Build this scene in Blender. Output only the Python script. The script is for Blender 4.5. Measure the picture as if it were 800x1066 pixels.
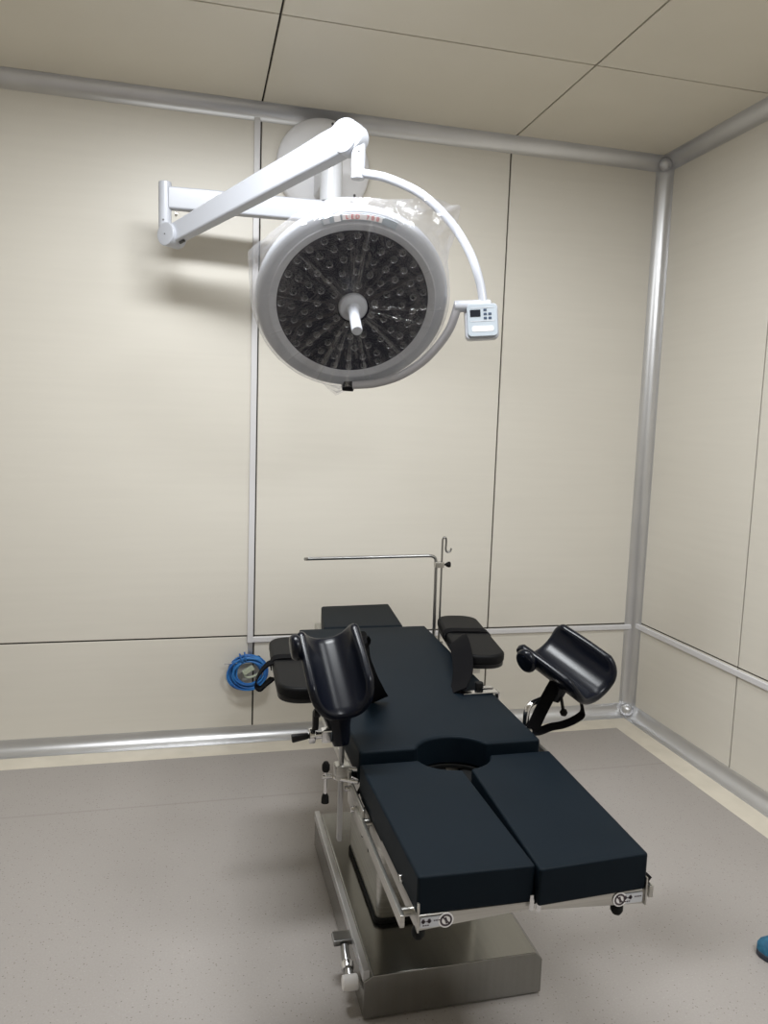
import bpy, bmesh, math, random
from mathutils import Vector, Matrix

for o in list(bpy.data.objects):
    bpy.data.objects.remove(o)
SC = bpy.context.scene
COL = SC.collection
random.seed(7)
V = Vector
PI = math.pi

# ------------------------------------------------------------------ camera
cam_d = bpy.data.cameras.new('camera')
cam_d.sensor_fit = 'AUTO'
cam_d.sensor_width = 36.0
cam_d.lens = 794.1375 * 36.0 / 1066.0
cam_d.clip_start = 0.02
cam = bpy.data.objects.new('camera', cam_d)
COL.objects.link(cam)


def cam_axes(yaw, pitch, roll):
    fwd = V((math.sin(yaw) * math.cos(pitch), math.cos(yaw) * math.cos(pitch), math.sin(pitch)))
    right = V((math.cos(yaw), -math.sin(yaw), 0))
    up = right.cross(fwd)
    r = math.cos(roll) * right + math.sin(roll) * up
    u = -math.sin(roll) * right + math.cos(roll) * up
    return r, u, fwd


_r, _u, _f = cam_axes(.2444, -.1117, .0337)
cam.matrix_world = Matrix((( _r.x, _u.x, -_f.x, -2.364), (_r.y, _u.y, -_f.y, -3.665),
                           (_r.z, _u.z, -_f.z, 1.55), (0, 0, 0, 1)))
SC.camera = cam

# ------------------------------------------------------------------ world, lights, exposure
w = bpy.data.worlds.new('room_air')
w.use_nodes = True
w.node_tree.nodes['Background'].inputs[0].default_value = (1, .97, .92, 1)
w.node_tree.nodes['Background'].inputs[1].default_value = .05
SC.world = w
SC.view_settings.view_transform = 'Standard'
SC.view_settings.look = 'None'
SC.view_settings.exposure = 0.03
SC.view_settings.gamma = 1
SC.view_settings.use_curve_mapping = False

H = 2.964                     # ceiling height


def ceiling_lamp(x, y, sx, sy, power, col=(.95, .98, 1)):
    d = bpy.data.lights.new('ceiling_panel_light', 'AREA')
    d.shape = 'RECTANGLE'
    d.size, d.size_y = sx, sy
    d.energy = power
    d.color = col
    o = bpy.data.objects.new('ceiling_panel_light', d)
    o.location = (x, y, H - .012)
    COL.objects.link(o)
    return o


ceiling_lamp(-2.25, -1.52, 1.0, .30, 60)
ceiling_lamp(-.85, -3.4, .6, .9, 46)
ceiling_lamp(-1.0, -1.58, .6, .30, 9)


# ------------------------------------------------------------------ materials
def mat(name, col, rough=.5, metal=0.0, spec=.5, coat=0.0):
    m = bpy.data.materials.new(name)
    m.use_nodes = True
    b = m.node_tree.nodes['Principled BSDF']
    b.inputs['Base Color'].default_value = (*col, 1)
    b.inputs['Roughness'].default_value = rough
    b.inputs['Metallic'].default_value = metal
    b.inputs['Specular IOR Level'].default_value = spec
    b.inputs['Coat Weight'].default_value = coat
    return m


def nodes(m):
    nt = m.node_tree
    return nt, nt.nodes, nt.links, nt.nodes['Principled BSDF']


def noise_tint(m, c1, c2, scale=(4, 4, 4), nscale=6, detail=4, bump=0.0, lo=.35, hi=.65):
    nt, N, L, b = nodes(m)
    tc = N.new('ShaderNodeTexCoord')
    mp = N.new('ShaderNodeMapping')
    mp.inputs['Scale'].default_value = scale
    nz = N.new('ShaderNodeTexNoise')
    nz.inputs['Scale'].default_value = nscale
    nz.inputs['Detail'].default_value = detail
    cr = N.new('ShaderNodeValToRGB')
    cr.color_ramp.elements[0].position = lo
    cr.color_ramp.elements[0].color = (*c1, 1)
    cr.color_ramp.elements[1].position = hi
    cr.color_ramp.elements[1].color = (*c2, 1)
    L.new(tc.outputs['Object'], mp.inputs['Vector'])
    L.new(mp.outputs[0], nz.inputs['Vector'])
    L.new(nz.outputs['Fac'], cr.inputs[0])
    L.new(cr.outputs[0], b.inputs['Base Color'])
    if bump:
        bp = N.new('ShaderNodeBump')
        bp.inputs['Strength'].default_value = bump
        bp.inputs['Distance'].default_value = .002
        L.new(nz.outputs['Fac'], bp.inputs['Height'])
        L.new(bp.outputs[0], b.inputs['Normal'])
    return m


M = {}
M['panel'] = noise_tint(mat('beige_wall_panel', (.6, .55, .44), .38), (.675, .64, .572), (.69, .655, .586),
                        (.5, .5, 9), 4, 5)
M['ceil'] = noise_tint(mat('beige_ceiling_panel', (.52, .47, .36), .35), (.67, .625, .53), (.69, .645, .55),
                       (1, 1, 1), 3, 3)
M['seam'] = mat('dark_seam', (.035, .03, .025), .8)
M['alu'] = noise_tint(mat('satin_aluminium', (.6, .6, .61), .34, .85), (.60, .60, .61), (.64, .64, .65), (1, 1, 1), 5, 2)
M['whitestrip'] = mat('white_strip', (.66, .65, .66), .35)
M['border'] = noise_tint(mat('cream_vinyl_border', (.6, .53, .42), .4), (.60, .55, .46), (.66, .605, .51), (1, 1, 1), 9, 4)
M['white'] = mat('white_enamel', (.48, .495, .54), .3, coat=.2)
M['platewhite'] = mat('white_plate_enamel', (.80, .80, .83), .3)
M['headsilver'] = mat('silver_white_shell', (.47, .485, .52), .3, .15, coat=.2)
M['whitegrey'] = mat('pale_grey_enamel', (.62, .63, .66), .3)
M['ring'] = mat('silver_grey_ring', (.54, .55, .58), .35, .1)
M['greyplastic'] = mat('blue_grey_plastic', (.36, .40, .44), .45)
M['midgrey'] = mat('mid_grey_tube', (.40, .39, .41), .4)
M['dark_glass'] = mat('smoked_lens_plate', (.014, .012, .019), .25)
M['led'] = mat('led_reflector', (.62, .62, .66), .2, .8)
M['led_dome'] = mat('led_dome', (.02, .02, .025), .10, 0, .8)
M['redtext'] = mat('red_lettering', (.62, .08, .09), .5)
M['label'] = mat('white_label', (.82, .80, .80), .45)
M['pad'] = noise_tint(mat('black_leatherette', (.018, .021, .027), .55, spec=.10), (.0030, .0068, .0112), (.0039, .0082, .0132),
                      (1, 1, 1), 5, 3)
M['padboard'] = mat('black_soft_vinyl', (.0055, .0055, .006), .55, spec=.12)
M['gel'] = mat('moulded_black_foam', (.003, .004, .008), .27, spec=.24)
M['strap'] = mat('black_webbing', (.003, .003, .004), .8, spec=.08)
M['steel'] = noise_tint(mat('brushed_stainless', (.5, .49, .46), .3, 1.0), (.47, .46, .43), (.58, .57, .54), (1, 1, 60), 3, 3)
M['steel_base'] = noise_tint(mat('stainless_base_cover', (.30, .295, .275), .22, 1.0), (.30, .295, .275), (.32, .315, .295), (25, 1, 1), 3, 3)
M['chrome'] = mat('bright_chrome', (.75, .75, .76), .14, 1.0)
M['blackplastic'] = mat('black_plastic', (.008, .008, .009), .38, 0, .3)
M['darksteel'] = mat('dark_steel', (.10, .10, .10), .45, .8)
M['rodsteel'] = mat('dull_steel_rod', (.36, .36, .36), .28, 1.0)
M['rubber'] = mat('black_rubber', (.006, .006, .006), .7, 0, .2)
M['bluecable'] = noise_tint(mat('blue_cable_jacket', (.02, .16, .48), .42), (.010, .09, .34), (.03, .20, .52), (1, 1, 1), 14, 2)
M['plug'] = mat('pale_green_plug', (.42, .46, .36), .5)
M['screen'] = mat('dark_display', (.012, .014, .02), .15)
M['button'] = mat('dark_blue_button', (.03, .05, .09), .4)
M['pinkring'] = mat('dull_pink_ring', (.50, .42, .43), .5)
M['inkdark'] = mat('dark_print', (.06, .045, .055), .6)
M['shoeblue'] = noise_tint(mat('blue_shoe_fabric', (.02, .17, .30), .7), (.012, .085, .16), (.022, .14, .235), (1, 1, 1), 60, 2)
M['sole'] = mat('dark_shoe_sole', (.03, .035, .05), .7)
M['sock'] = mat('pale_sock', (.55, .56, .58), .8)
M['paleshoe'] = mat('pale_shoe_flash', (.25, .42, .48), .6)


def floor_material():
    m = mat('speckled_brown_vinyl', (.36, .32, .28), .42)
    nt, N, L, b = nodes(m)
    tc = N.new('ShaderNodeTexCoord')
    big = N.new('ShaderNodeTexNoise'); big.inputs['Scale'].default_value = 2.2; big.inputs['Detail'].default_value = 5
    fine = N.new('ShaderNodeTexNoise'); fine.inputs['Scale'].default_value = 170; fine.inputs['Detail'].default_value = 2
    v1 = N.new('ShaderNodeTexVoronoi'); v1.inputs['Scale'].default_value = 95
    v2 = N.new('ShaderNodeTexVoronoi'); v2.inputs['Scale'].default_value = 120
    for n in (big, fine, v1, v2):
        L.new(tc.outputs['Object'], n.inputs['Vector'])

    def ramp(src, p0, c0, p1, c1):
        r = N.new('ShaderNodeValToRGB')
        r.color_ramp.elements[0].position = p0; r.color_ramp.elements[0].color = (*c0, 1)
        r.color_ramp.elements[1].position = p1; r.color_ramp.elements[1].color = (*c1, 1)
        L.new(src, r.inputs[0])
        return r.outputs[0]

    def mix(fac, a, bb):
        x = N.new('ShaderNodeMix'); x.data_type = 'RGBA'
        L.new(fac, x.inputs[0]); L.new(a, x.inputs[6]); L.new(bb, x.inputs[7])
        return x.outputs[2]
    base = ramp(big.outputs['Fac'], .35, (.32, .293, .275), .65, (.345, .318, .30))
    gr = ramp(fine.outputs['Fac'], .3, (.305, .28, .263), .7, (.36, .333, .315))
    half = N.new('ShaderNodeValue'); half.outputs[0].default_value = .5
    base = mix(half.outputs[0], base, gr)
    dark = ramp(v1.outputs['Distance'], .14, (1, 1, 1), .22, (0, 0, 0))
    rnd = N.new('ShaderNodeSeparateColor'); L.new(v1.outputs['Color'], rnd.inputs[0])
    gt = N.new('ShaderNodeMath'); gt.operation = 'GREATER_THAN'; gt.inputs[1].default_value = .62
    L.new(rnd.outputs[0], gt.inputs[0])
    mul = N.new('ShaderNodeMath'); mul.operation = 'MULTIPLY'
    L.new(dark, mul.inputs[0]); L.new(gt.outputs[0], mul.inputs[1])
    dk = N.new('ShaderNodeRGB'); dk.outputs[0].default_value = (.18, .158, .143, 1)
    base = mix(mul.outputs[0], base, dk.outputs[0])
    light = ramp(v2.outputs['Distance'], .12, (1, 1, 1), .2, (0, 0, 0))
    rnd2 = N.new('ShaderNodeSeparateColor'); L.new(v2.outputs['Color'], rnd2.inputs[0])
    gt2 = N.new('ShaderNodeMath'); gt2.operation = 'GREATER_THAN'; gt2.inputs[1].default_value = .8
    L.new(rnd2.outputs[0], gt2.inputs[0])
    mul2 = N.new('ShaderNodeMath'); mul2.operation = 'MULTIPLY'
    L.new(light, mul2.inputs[0]); L.new(gt2.outputs[0], mul2.inputs[1])
    lt = N.new('ShaderNodeRGB'); lt.outputs[0].default_value = (.42, .39, .365, 1)
    base = mix(mul2.outputs[0], base, lt.outputs[0])
    # welded joint of the vinyl sheets, parallel to the back wall
    sx = N.new('ShaderNodeSeparateXYZ'); L.new(tc.outputs['Object'], sx.inputs[0])
    off = N.new('ShaderNodeMath'); off.operation = 'ADD'; off.inputs[1].default_value = .615
    L.new(sx.outputs[1], off.inputs[0])
    ab = N.new('ShaderNodeMath'); ab.operation = 'ABSOLUTE'; L.new(off.outputs[0], ab.inputs[0])
    jn = ramp(ab.outputs[0], .002, (.35, .35, .35), .006, (0, 0, 0))
    base = mix(jn, base, dk.outputs[0])
    L.new(base, b.inputs['Base Color'])
    return m


M['floor'] = floor_material()


def film_material():
    m = bpy.data.materials.new('clear_plastic_film')
    m.use_nodes = True
    nt = m.node_tree; N = nt.nodes; L = nt.links
    N.clear()
    out = N.new('ShaderNodeOutputMaterial')
    tr = N.new('ShaderNodeBsdfTransparent'); tr.inputs[0].default_value = (.97, .97, .98, 1)
    gl = N.new('ShaderNodeBsdfGlossy'); gl.inputs['Roughness'].default_value = .12
    df = N.new('ShaderNodeBsdfDiffuse'); df.inputs[0].default_value = (.85, .85, .9, 1)
    tl = N.new('ShaderNodeBsdfTranslucent'); tl.inputs[0].default_value = (.85, .85, .9, 1)
    lw = N.new('ShaderNodeLayerWeight'); lw.inputs['Blend'].default_value = .25
    tc = N.new('ShaderNodeTexCoord')
    nz = N.new('ShaderNodeTexNoise'); nz.inputs['Scale'].default_value = 9; nz.inputs['Detail'].default_value = 4
    nz.inputs['Distortion'].default_value = 1.5
    L.new(tc.outputs['Object'], nz.inputs['Vector'])
    bp = N.new('ShaderNodeBump'); bp.inputs['Strength'].default_value = .6; bp.inputs['Distance'].default_value = .02
    L.new(nz.outputs['Fac'], bp.inputs['Height'])
    L.new(bp.outputs[0], gl.inputs['Normal'])
    ms = N.new('ShaderNodeMath'); ms.operation = 'MULTIPLY_ADD'
    ms.inputs[1].default_value = .35; ms.inputs[2].default_value = .045
    L.new(lw.outputs['Facing'], ms.inputs[0])
    a = N.new('ShaderNodeMixShader'); L.new(ms.outputs[0], a.inputs[0]); L.new(tr.outputs[0], a.inputs[1]); L.new(gl.outputs[0], a.inputs[2])
    dd = N.new('ShaderNodeMixShader'); dd.inputs[0].default_value = .5
    L.new(df.outputs[0], dd.inputs[1]); L.new(tl.outputs[0], dd.inputs[2])
    r = N.new('ShaderNodeMath'); r.operation = 'MULTIPLY_ADD'; r.inputs[1].default_value = .30; r.inputs[2].default_value = .012
    L.new(lw.outputs['Facing'], r.inputs[0])
    b = N.new('ShaderNodeMixShader'); L.new(r.outputs[0], b.inputs[0]); L.new(a.outputs[0], b.inputs[1]); L.new(dd.outputs[0], b.inputs[2])
    L.new(b.outputs[0], out.inputs[0])
    return m


M['film'] = film_material()


# ------------------------------------------------------------------ mesh helpers
def frame(origin, x, z):
    """matrix with local X along x, local Z along z (made square)"""
    z = V(z).normalized(); x = V(x); x = (x - z * x.dot(z)).normalized(); y = z.cross(x)
    m = Matrix.Identity(4)
    for i, c in enumerate((x, y, z)):
        m[0][i], m[1][i], m[2][i] = c
    m.translation = V(origin)
    return m


class MB:
    def __init__(self):
        self.bm = bmesh.new(); self.mi = 0

    def _add(self, t, mtx=None):
        if mtx is not None:
            bmesh.ops.transform(t, matrix=mtx, verts=t.verts)
        for f in t.faces:
            f.material_index = self.mi
        me = bpy.data.meshes.new('tmp'); t.to_mesh(me); t.free()
        self.bm.from_mesh(me); bpy.data.meshes.remove(me)

    @staticmethod
    def _bevel(t, bev, seg, ang=.5):
        if bev > 0:
            bmesh.ops.recalc_face_normals(t, faces=t.faces)
            es = [e for e in t.edges if len(e.link_faces) == 2 and e.calc_face_angle(0) > ang]
            bmesh.ops.bevel(t, geom=es, offset=bev, segments=seg, profile=.5, affect='EDGES', clamp_overlap=True)

    def box(self, lo, hi, bev=0.0, seg=2, mtx=None):
        t = bmesh.new()
        bmesh.ops.create_cube(t, size=1)
        lo, hi = V(lo), V(hi)
        for v in t.verts:
            v.co = V([(lo[i] + hi[i]) / 2 + v.co[i] * (hi[i] - lo[i]) for i in range(3)])
        self._bevel(t, bev, seg)
        self._add(t, mtx); return self

    def prism(self, pts, z0, z1, bev=0.0, seg=3, mtx=None, ang=.5):
        t = bmesh.new()
        a = [t.verts.new((p[0], p[1], z0)) for p in pts]
        b = [t.verts.new((p[0], p[1], z1)) for p in pts]
        n = len(pts)
        t.faces.new(a[::-1]); t.faces.new(b)
        for i in range(n):
            t.faces.new((a[i], a[(i + 1) % n], b[(i + 1) % n], b[i]))
        bmesh.ops.recalc_face_normals(t, faces=t.faces)
        self._bevel(t, bev, seg, ang)
        self._add(t, mtx); return self

    def lathe(self, prof, mtx=None, n=48, a0=0.0, a1=2 * PI):
        """profile of (radius, height) turned about local Z"""
        t = bmesh.new()
        full = abs(a1 - a0 - 2 * PI) < 1e-6
        k = n if full else n + 1
        rings = []
        for r, h in prof:
            if r < 1e-6:
                rings.append([t.verts.new((0, 0, h))])
            else:
                rings.append([t.verts.new((r * math.cos(a0 + (a1 - a0) * i / n), r * math.sin(a0 + (a1 - a0) * i / n), h)) for i in range(k)])
        for A, B in zip(rings, rings[1:]):
            for i in range(n):
                j = (i + 1) % k
                if len(A) == 1 and len(B) > 1:
                    t.faces.new((A[0], B[i], B[j]))
                elif len(B) == 1 and len(A) > 1:
                    t.faces.new((A[i], B[0], A[j]))
                elif len(A) > 1:
                    t.faces.new((A[i], B[i], B[j], A[j]))
        bmesh.ops.recalc_face_normals(t, faces=t.faces)
        self._add(t, mtx); return self

    def cyl(self, p0, p1, r, n=24, bev=0.0, r1=None):
        p0, p1 = V(p0), V(p1)
        d = p1 - p0; L = d.length
        up = V((0, 0, 1)) if abs(d.normalized().z) < .9 else V((1, 0, 0))
        m = frame(p0, up, d)
        r1 = r if r1 is None else r1
        b = min(bev, L / 2.1)
        if b > 0:
            prof = [(0, 0), (r - b, 0), (r - b * .3, b * .3), (r, b), (r1, L - b), (r1 - b * .3, L - b * .3), (r1 - b, L), (0, L)]
        else:
            prof = [(0, 0), (r, 0), (r1, L), (0, L)]
        return self.lathe(prof, m, n)

    def sweep(self, path, sec, closed=False, cap=True, up=None, scale=None):
        """sweep a 2D section (list of (a,b)) along path points; up = fixed reference for b axis"""
        path = [V(p) for p in path]
        t = bmesh.new(); n = len(path); rings = []
        prev = None
        for i, p in enumerate(path):
            if closed:
                d = path[(i + 1) % n] - path[i - 1]
            else:
                d = path[min(i + 1, n - 1)] - path[max(i - 1, 0)]
            d.normalize()
            if up is not None:
                ref = V(up[i]) if isinstance(up[0], (list, tuple, Vector)) else V(up)
            elif prev is None:
                ref = V((0, 0, 1)) if abs(d.z) < .9 else V((1, 0, 0))
            else:
                ref = prev
            b = (ref - d * ref.dot(d)).normalized(); a = b.cross(d)
            prev = b
            s = 1 if scale is None else scale[i]
            rings.append([t.verts.new(p + a * (x * s) + b * (y * s)) for x, y in sec])
        m = len(sec)
        for i in range(n if closed else n - 1):
            A, B = rings[i], rings[(i + 1) % n]
            for j in range(m):
                t.faces.new((A[j], A[(j + 1) % m], B[(j + 1) % m], B[j]))
        if cap and not closed:
            t.faces.new(rings[0][::-1]); t.faces.new(rings[-1])
        bmesh.ops.recalc_face_normals(t, faces=t.faces)
        self._add(t); return self

    def tube(self, path, r, n=12, closed=False):
        return self.sweep(path, [(r * math.cos(2 * PI * i / n), r * math.sin(2 * PI * i / n)) for i in range(n)], closed)

    def grid(self, rows, wrap=False):
        t = bmesh.new()
        vv = [[t.verts.new(p) for p in row] for row in rows]
        for A, B in zip(vv, vv[1:]):
            m = len(A)
            for j in range(m if wrap else m - 1):
                t.faces.new((A[j], A[(j + 1) % m], B[(j + 1) % m], B[j]))
        bmesh.ops.recalc_face_normals(t, faces=t.faces)
        self._add(t); return self

    def build(self, name, mats, parent=None, origin=None, smooth=35):
        if not isinstance(mats, (list, tuple)):
            mats = [mats]
        if parent is not None:
            root = parent
            while root.parent is not None:
                root = root.parent
            off = root.location.copy() - V((0, 0, 0))
        else:
            if origin is None:
                vs = [v.co for v in self.bm.verts]
                origin = ((min(v.x for v in vs) + max(v.x for v in vs)) / 2, (min(v.y for v in vs) + max(v.y for v in vs)) / 2, min(v.z for v in vs))
            off = V(origin)
        for v in self.bm.verts:
            v.co -= off
        me = bpy.data.meshes.new(name)
        self.bm.to_mesh(me); self.bm.free()
        for x in mats:
            me.materials.append(x)
        if smooth:
            for p in me.polygons:
                p.use_smooth = True
            me.set_sharp_from_angle(angle=math.radians(smooth))
        o = bpy.data.objects.new(name, me); COL.objects.link(o)
        if smooth == 35:
            o.modifiers.new('weighted_normals', 'WEIGHTED_NORMAL').keep_sharp = True
        if parent is not None:
            o.parent = parent
        else:
            o.location = off
        return o


def structure(mb, name, mats, origin=(0, 0, 0), **k):
    o = mb.build(name, mats, None, origin, **k)
    o['kind'] = 'structure'
    return o


def tag(o, label, cat, group=None):
    o['label'] = label; o['category'] = cat
    if group:
        o['group'] = group
    return o


def thing(name, loc, label, cat, group=None):
    o = bpy.data.objects.new(name, None); COL.objects.link(o)
    o.location = loc; o.empty_display_size = .1
    return tag(o, label, cat, group)


def rrect(w, h, r, n=5):
    pts = []
    for cx, cy, a in ((w / 2 - r, h / 2 - r, 0), (-w / 2 + r, h / 2 - r, 90), (-w / 2 + r, -h / 2 + r, 180), (w / 2 - r, -h / 2 + r, 270)):
        for i in range(n + 1):
            t = math.radians(a + 90 * i / n)
            pts.append((cx + r * math.cos(t), cy + r * math.sin(t)))
    return pts


def smooth_path(pts, k=6):
    """Catmull-Rom through points"""
    P = [V(p) for p in pts]
    P = [P[0] * 2 - P[1]] + P + [P[-1] * 2 - P[-2]]
    out = []
    for i in range(1, len(P) - 2):
        a, b, c, d = P[i - 1:i + 3]
        for j in range(k):
            t = j / k
            out.append(.5 * ((2 * b) + (c - a) * t + (2 * a - 5 * b + 4 * c - d) * t * t + (3 * b - a - 3 * c + d) * t ** 3))
    out.append(P[-2])
    return out


def text_mesh(txt, size, mtx, depth=.0006):
    cu = bpy.data.curves.new('lettering', 'FONT')
    cu.body = txt; cu.size = size; cu.align_x = 'CENTER'; cu.align_y = 'CENTER'; cu.extrude = depth
    o = bpy.data.objects.new('lettering', cu); COL.objects.link(o)
    dg = bpy.context.evaluated_depsgraph_get()
    me = bpy.data.meshes.new_from_object(o.evaluated_get(dg))
    bpy.data.objects.remove(o)
    b = MB(); t = bmesh.new(); t.from_mesh(me)
    b._add(t, mtx); bpy.data.meshes.remove(me)
    return b


# ================================================================== THE ROOM
XL, XS = -2.084, -.867          # panel joints of the back wall
YS = -.829                      # panel joint of the right wall
ZR = .515                       # dado rail height
X0, Y0 = -4.4, -6.4             # far side of the room (left) and wall behind the viewer
G = .004                        # half a joint

# floor, with its cream border
BW = .182
mb = MB(); mb.mi = 0
mb.box((X0, Y0, -.06), (0 - BW, -BW, 0))
mb.mi = 1
mb.box((X0, -BW, -.06), (0, 0.02, 0)); mb.box((-BW, Y0, -.06), (0.02, -BW, 0))
structure(mb, 'floor', [M['floor'], M['border']], smooth=0)

# ceiling of square panels
mb = MB(); mb.mi = 1
mb.box((X0, Y0, H + .012), (.02, .02, H + .06))
mb.mi = 0
xs = [X0, XL - 1.217, XL, XS, .0]
ys = [0, -.813, -2.03, -3.25, -4.47, -5.69, Y0]
for xa, xb in zip(xs, xs[1:]):
    for ya, yb in zip(ys, ys[1:]):
        mb.box((xa + G, yb + G, H), (xb - G, ya - G, H + .014), .0015, 1)
structure(mb, 'ceiling', [M['ceil'], M['seam']], smooth=0)

# back wall
mb = MB(); mb.mi = 1
mb.box((X0, .012, 0), (.02, .06, H + .06))
mb.mi = 0
seam_x = [X0, XL - 1.217, XL, XS, .0]
for i, (xa, xb) in enumerate(zip(seam_x, seam_x[1:])):
    mb.box((xa + G, 0, 0), (xb - G, .014, ZR - G), .0015, 1)
    mb.box((xa + G, 0, ZR + G), (xb - G, .014, H), .0015, 1)
structure(mb, 'wall_back', [M['panel'], M['seam']], smooth=0)

# right wall
mb = MB(); mb.mi = 1
mb.box((.012, Y0, 0), (.06, .02, H + .06))
mb.mi = 0
for ya, yb in zip([0, YS, YS - 1.217, YS - 2.434, YS - 3.65], [YS, YS - 1.217, YS - 2.434, YS - 3.65, Y0]):
    mb.box((0, yb + G, 0), (.014, ya - G, ZR + .014 - G), .0015, 1)
    mb.box((0, yb + G, ZR + .014 + G), (.014, ya - G, H), .0015, 1)
structure(mb, 'wall_right', [M['panel'], M['seam']], smooth=0)

# walls out of view
mb = MB(); mb.box((X0 - .05, Y0, 0), (X0, .02, H + .06)); structure(mb, 'wall_left', M['panel'], smooth=0)
mb = MB(); mb.box((X0 - .05, Y0 - .05, 0), (.06, Y0, H + .06)); structure(mb, 'wall_front', M['panel'], smooth=0)


def cove_section(R, lip=.006, n=10):
    """concave quarter round: coordinates (away from wall, away from floor)"""
    pts = [(0, 0), (R + lip, 0), (R + lip, .002)]
    for i in range(n + 1):
        a = PI / 2 * i / n
        pts.append((R - R * math.sin(a) + .002, R - R * math.cos(a) + .002))
    pts += [(.002, R + lip), (0, R + lip)]
    return pts


def cove(p0, p1, da, db, R, name):
    p0, p1, da, db = V(p0), V(p1), V(da), V(db)
    mb = MB(); t = bmesh.new(); sec = cove_section(R)
    A = [t.verts.new(p0 + da * a + db * b) for a, b in sec]
    B = [t.verts.new(p1 + da * a + db * b) for a, b in sec]
    n = len(sec)
    for i in range(n):
        t.faces.new((A[i], A[(i + 1) % n], B[(i + 1) % n], B[i]))
    t.faces.new(A); t.faces.new(B[::-1])
    bmesh.ops.recalc_face_normals(t, faces=t.faces)
    mb._add(t)
    return structure(mb, name, M['alu'])


RC = .058
cove((X0, 0, 0), (0, 0, 0), (0, -1, 0), (0, 0, 1), RC, 'baseboard_back')
cove((0, 0, 0), (0, Y0, 0), (-1, 0, 0), (0, 0, 1), RC, 'baseboard_right')
cove((X0, 0, H), (0, 0, H), (0, -1, 0), (0, 0, -1), RC, 'trim_1')
cove((0, 0, H), (0, Y0, H), (-1, 0, 0), (0, 0, -1), RC, 'trim_2')
cove((0, 0, .03), (0, 0, H - .03), (-1, 0, 0), (0, -1, 0), RC, 'trim_3')
# dado rails and joint strip
mb = MB(); mb.prism(rrect(.014, .028, .005), 0, -XL + .031, mtx=frame((XL - .031, -.005, ZR - .017), (0, 1, 0), (1, 0, 0)))
structure(mb, 'trim_4', M['whitestrip'])
mb = MB(); mb.prism(rrect(.014, .03, .005), 0, -Y0, mtx=frame((-.005, 0, ZR - .008), (1, 0, 0), (0, -1, 0)))
structure(mb, 'trim_5', M['whitestrip'])
mb = MB(); mb.box((XL - .031, -.0135, ZR - .031), (XL - .003, .004, H - .05), .003)
structure(mb, 'trim_6', M['whitestrip'])
mb = MB(); mb.box((XL - .026, -.006, ZR - .13), (XL - .004, .004, ZR - .015), .002)
structure(mb, 'trim_7', M['alu'])
# ball caps where three coves meet
for k, z in ((8, .030), (9, H - .030)):
    mb = MB()
    prof = [(.034 * math.sin(PI * i / 14), -.034 * math.cos(PI * i / 14)) for i in range(15)]
    mb.lathe(prof, Matrix.Translation((-.030, -.030, z)), 28)
    structure(mb, 'trim_%d' % k, M['alu'])

# ================================================================== OPERATING TABLE
table = thing('operating_table', (-1.69, -1.45, 0),
              'long black padded operating table on a stainless steel pedestal', 'operating table')

# ---- base: low stainless box with chamfered long edges, standing on four glides
bx0, bx1, by0, by1 = -1.930, -1.425, -1.882, -1.03
mb = MB()
sec = [(bx0, .005), (bx1, .005), (bx1, .104), (bx1 - .020, .126), (bx0 + .024, .126), (bx0, .112)]
mtx = Matrix(((1, 0, 0, 0), (0, 0, -1, 0), (0, 1, 0, 0), (0, 0, 0, 1)))   # local (x,y)->(x,z), local z -> -y
mb.prism([(a, b) for a, b in sec], -by1, -by0, .004, 2, mtx, .3)
base = mb.build('base_cover', M['steel_base'], table)
mb = MB()
mb.box((bx0 - .003, by0 + .004, .110), (bx0 + .016, by1 - .004, .141), .003)
mb.build('lit_edge_strip', M['alu'], base)  # paler metal than the cover: light caught on the edge, put into its colour
for gx in (bx0 + .07, bx1 - .07):
    for gy in (by0 + .08, by1 - .08):
        mb = MB(); mb.cyl((gx, gy, 0), (gx, gy, .022), .026, 20, .004)
        mb.build('floor_glide', M['rubber'], table)
# brake pedal on the left side of the base
mb = MB()
mb.box((-1.985, -1.735, .112), (-1.930, -1.690, .130), .004)
mb.tube(smooth_path([(-1.955, -1.74, .115), (-1.957, -1.77, .105), (-1.955, -1.82, .085)]), .012)
pedal = mb.build('brake_pedal', M['rodsteel'], table)
mb = MB(); mb.cyl((-1.957, -1.785, .100), (-1.957, -1.803, .093), .018, 18, .003); mb.build('collar', M['chrome'], pedal)
mb = MB(); mb.cyl((-1.978, -1.835, .080), (-1.936, -1.835, .080), .020, 20, .004); mb.build('roller', M['label'], pedal)

# ---- column
mb = MB(); mb.prism(rrect(.31, .40, .02), .126, .50, .0, mtx=Matrix.Translation((-1.695, -1.48, 0)))
colm = mb.build('column_cover', M['steel'], table)
mb = MB(); mb.prism(rrect(.322, .412, .022), .126, .142, .003, 2, mtx=Matrix.Translation((-1.695, -1.48, 0)))
mb.build('column_skirt', M['rubber'], colm)
mb = MB(); mb.box((-1.8515, -1.55, .27), (-1.849, -1.545, .44)); mb.build('column_seam', M['darksteel'], colm)
mb = MB(); mb.prism(rrect(.27, .36, .02), .498, .56, mtx=Matrix.Translation((-1.695, -1.48, 0)))
mb.build('column_neck', M['rubber'], table)
# ---- table frame under the body pad
mb = MB()
mb.box((-1.90, -1.70, .555), (-1.49, -.74, .602), .006)
mb.box((-1.945, -1.76, .600), (-1.440, -.665, .628), .004)
body_frame = mb.build('body_frame', M['steel'], table)
# ---- body pad with the round cut-out at its foot end
PX0, PX1 = -1.952, -1.418
CX, CY, CR, CRY = -1.704, -1.858, .098, .080


def arc(cx, cy, r, a0, a1, n=18):
    return [(cx + r * math.cos(math.radians(a0 + (a1 - a0) * i / n)), cy + CRY * math.sin(math.radians(a0 + (a1 - a0) * i / n))) for i in range(n + 1)]


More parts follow.
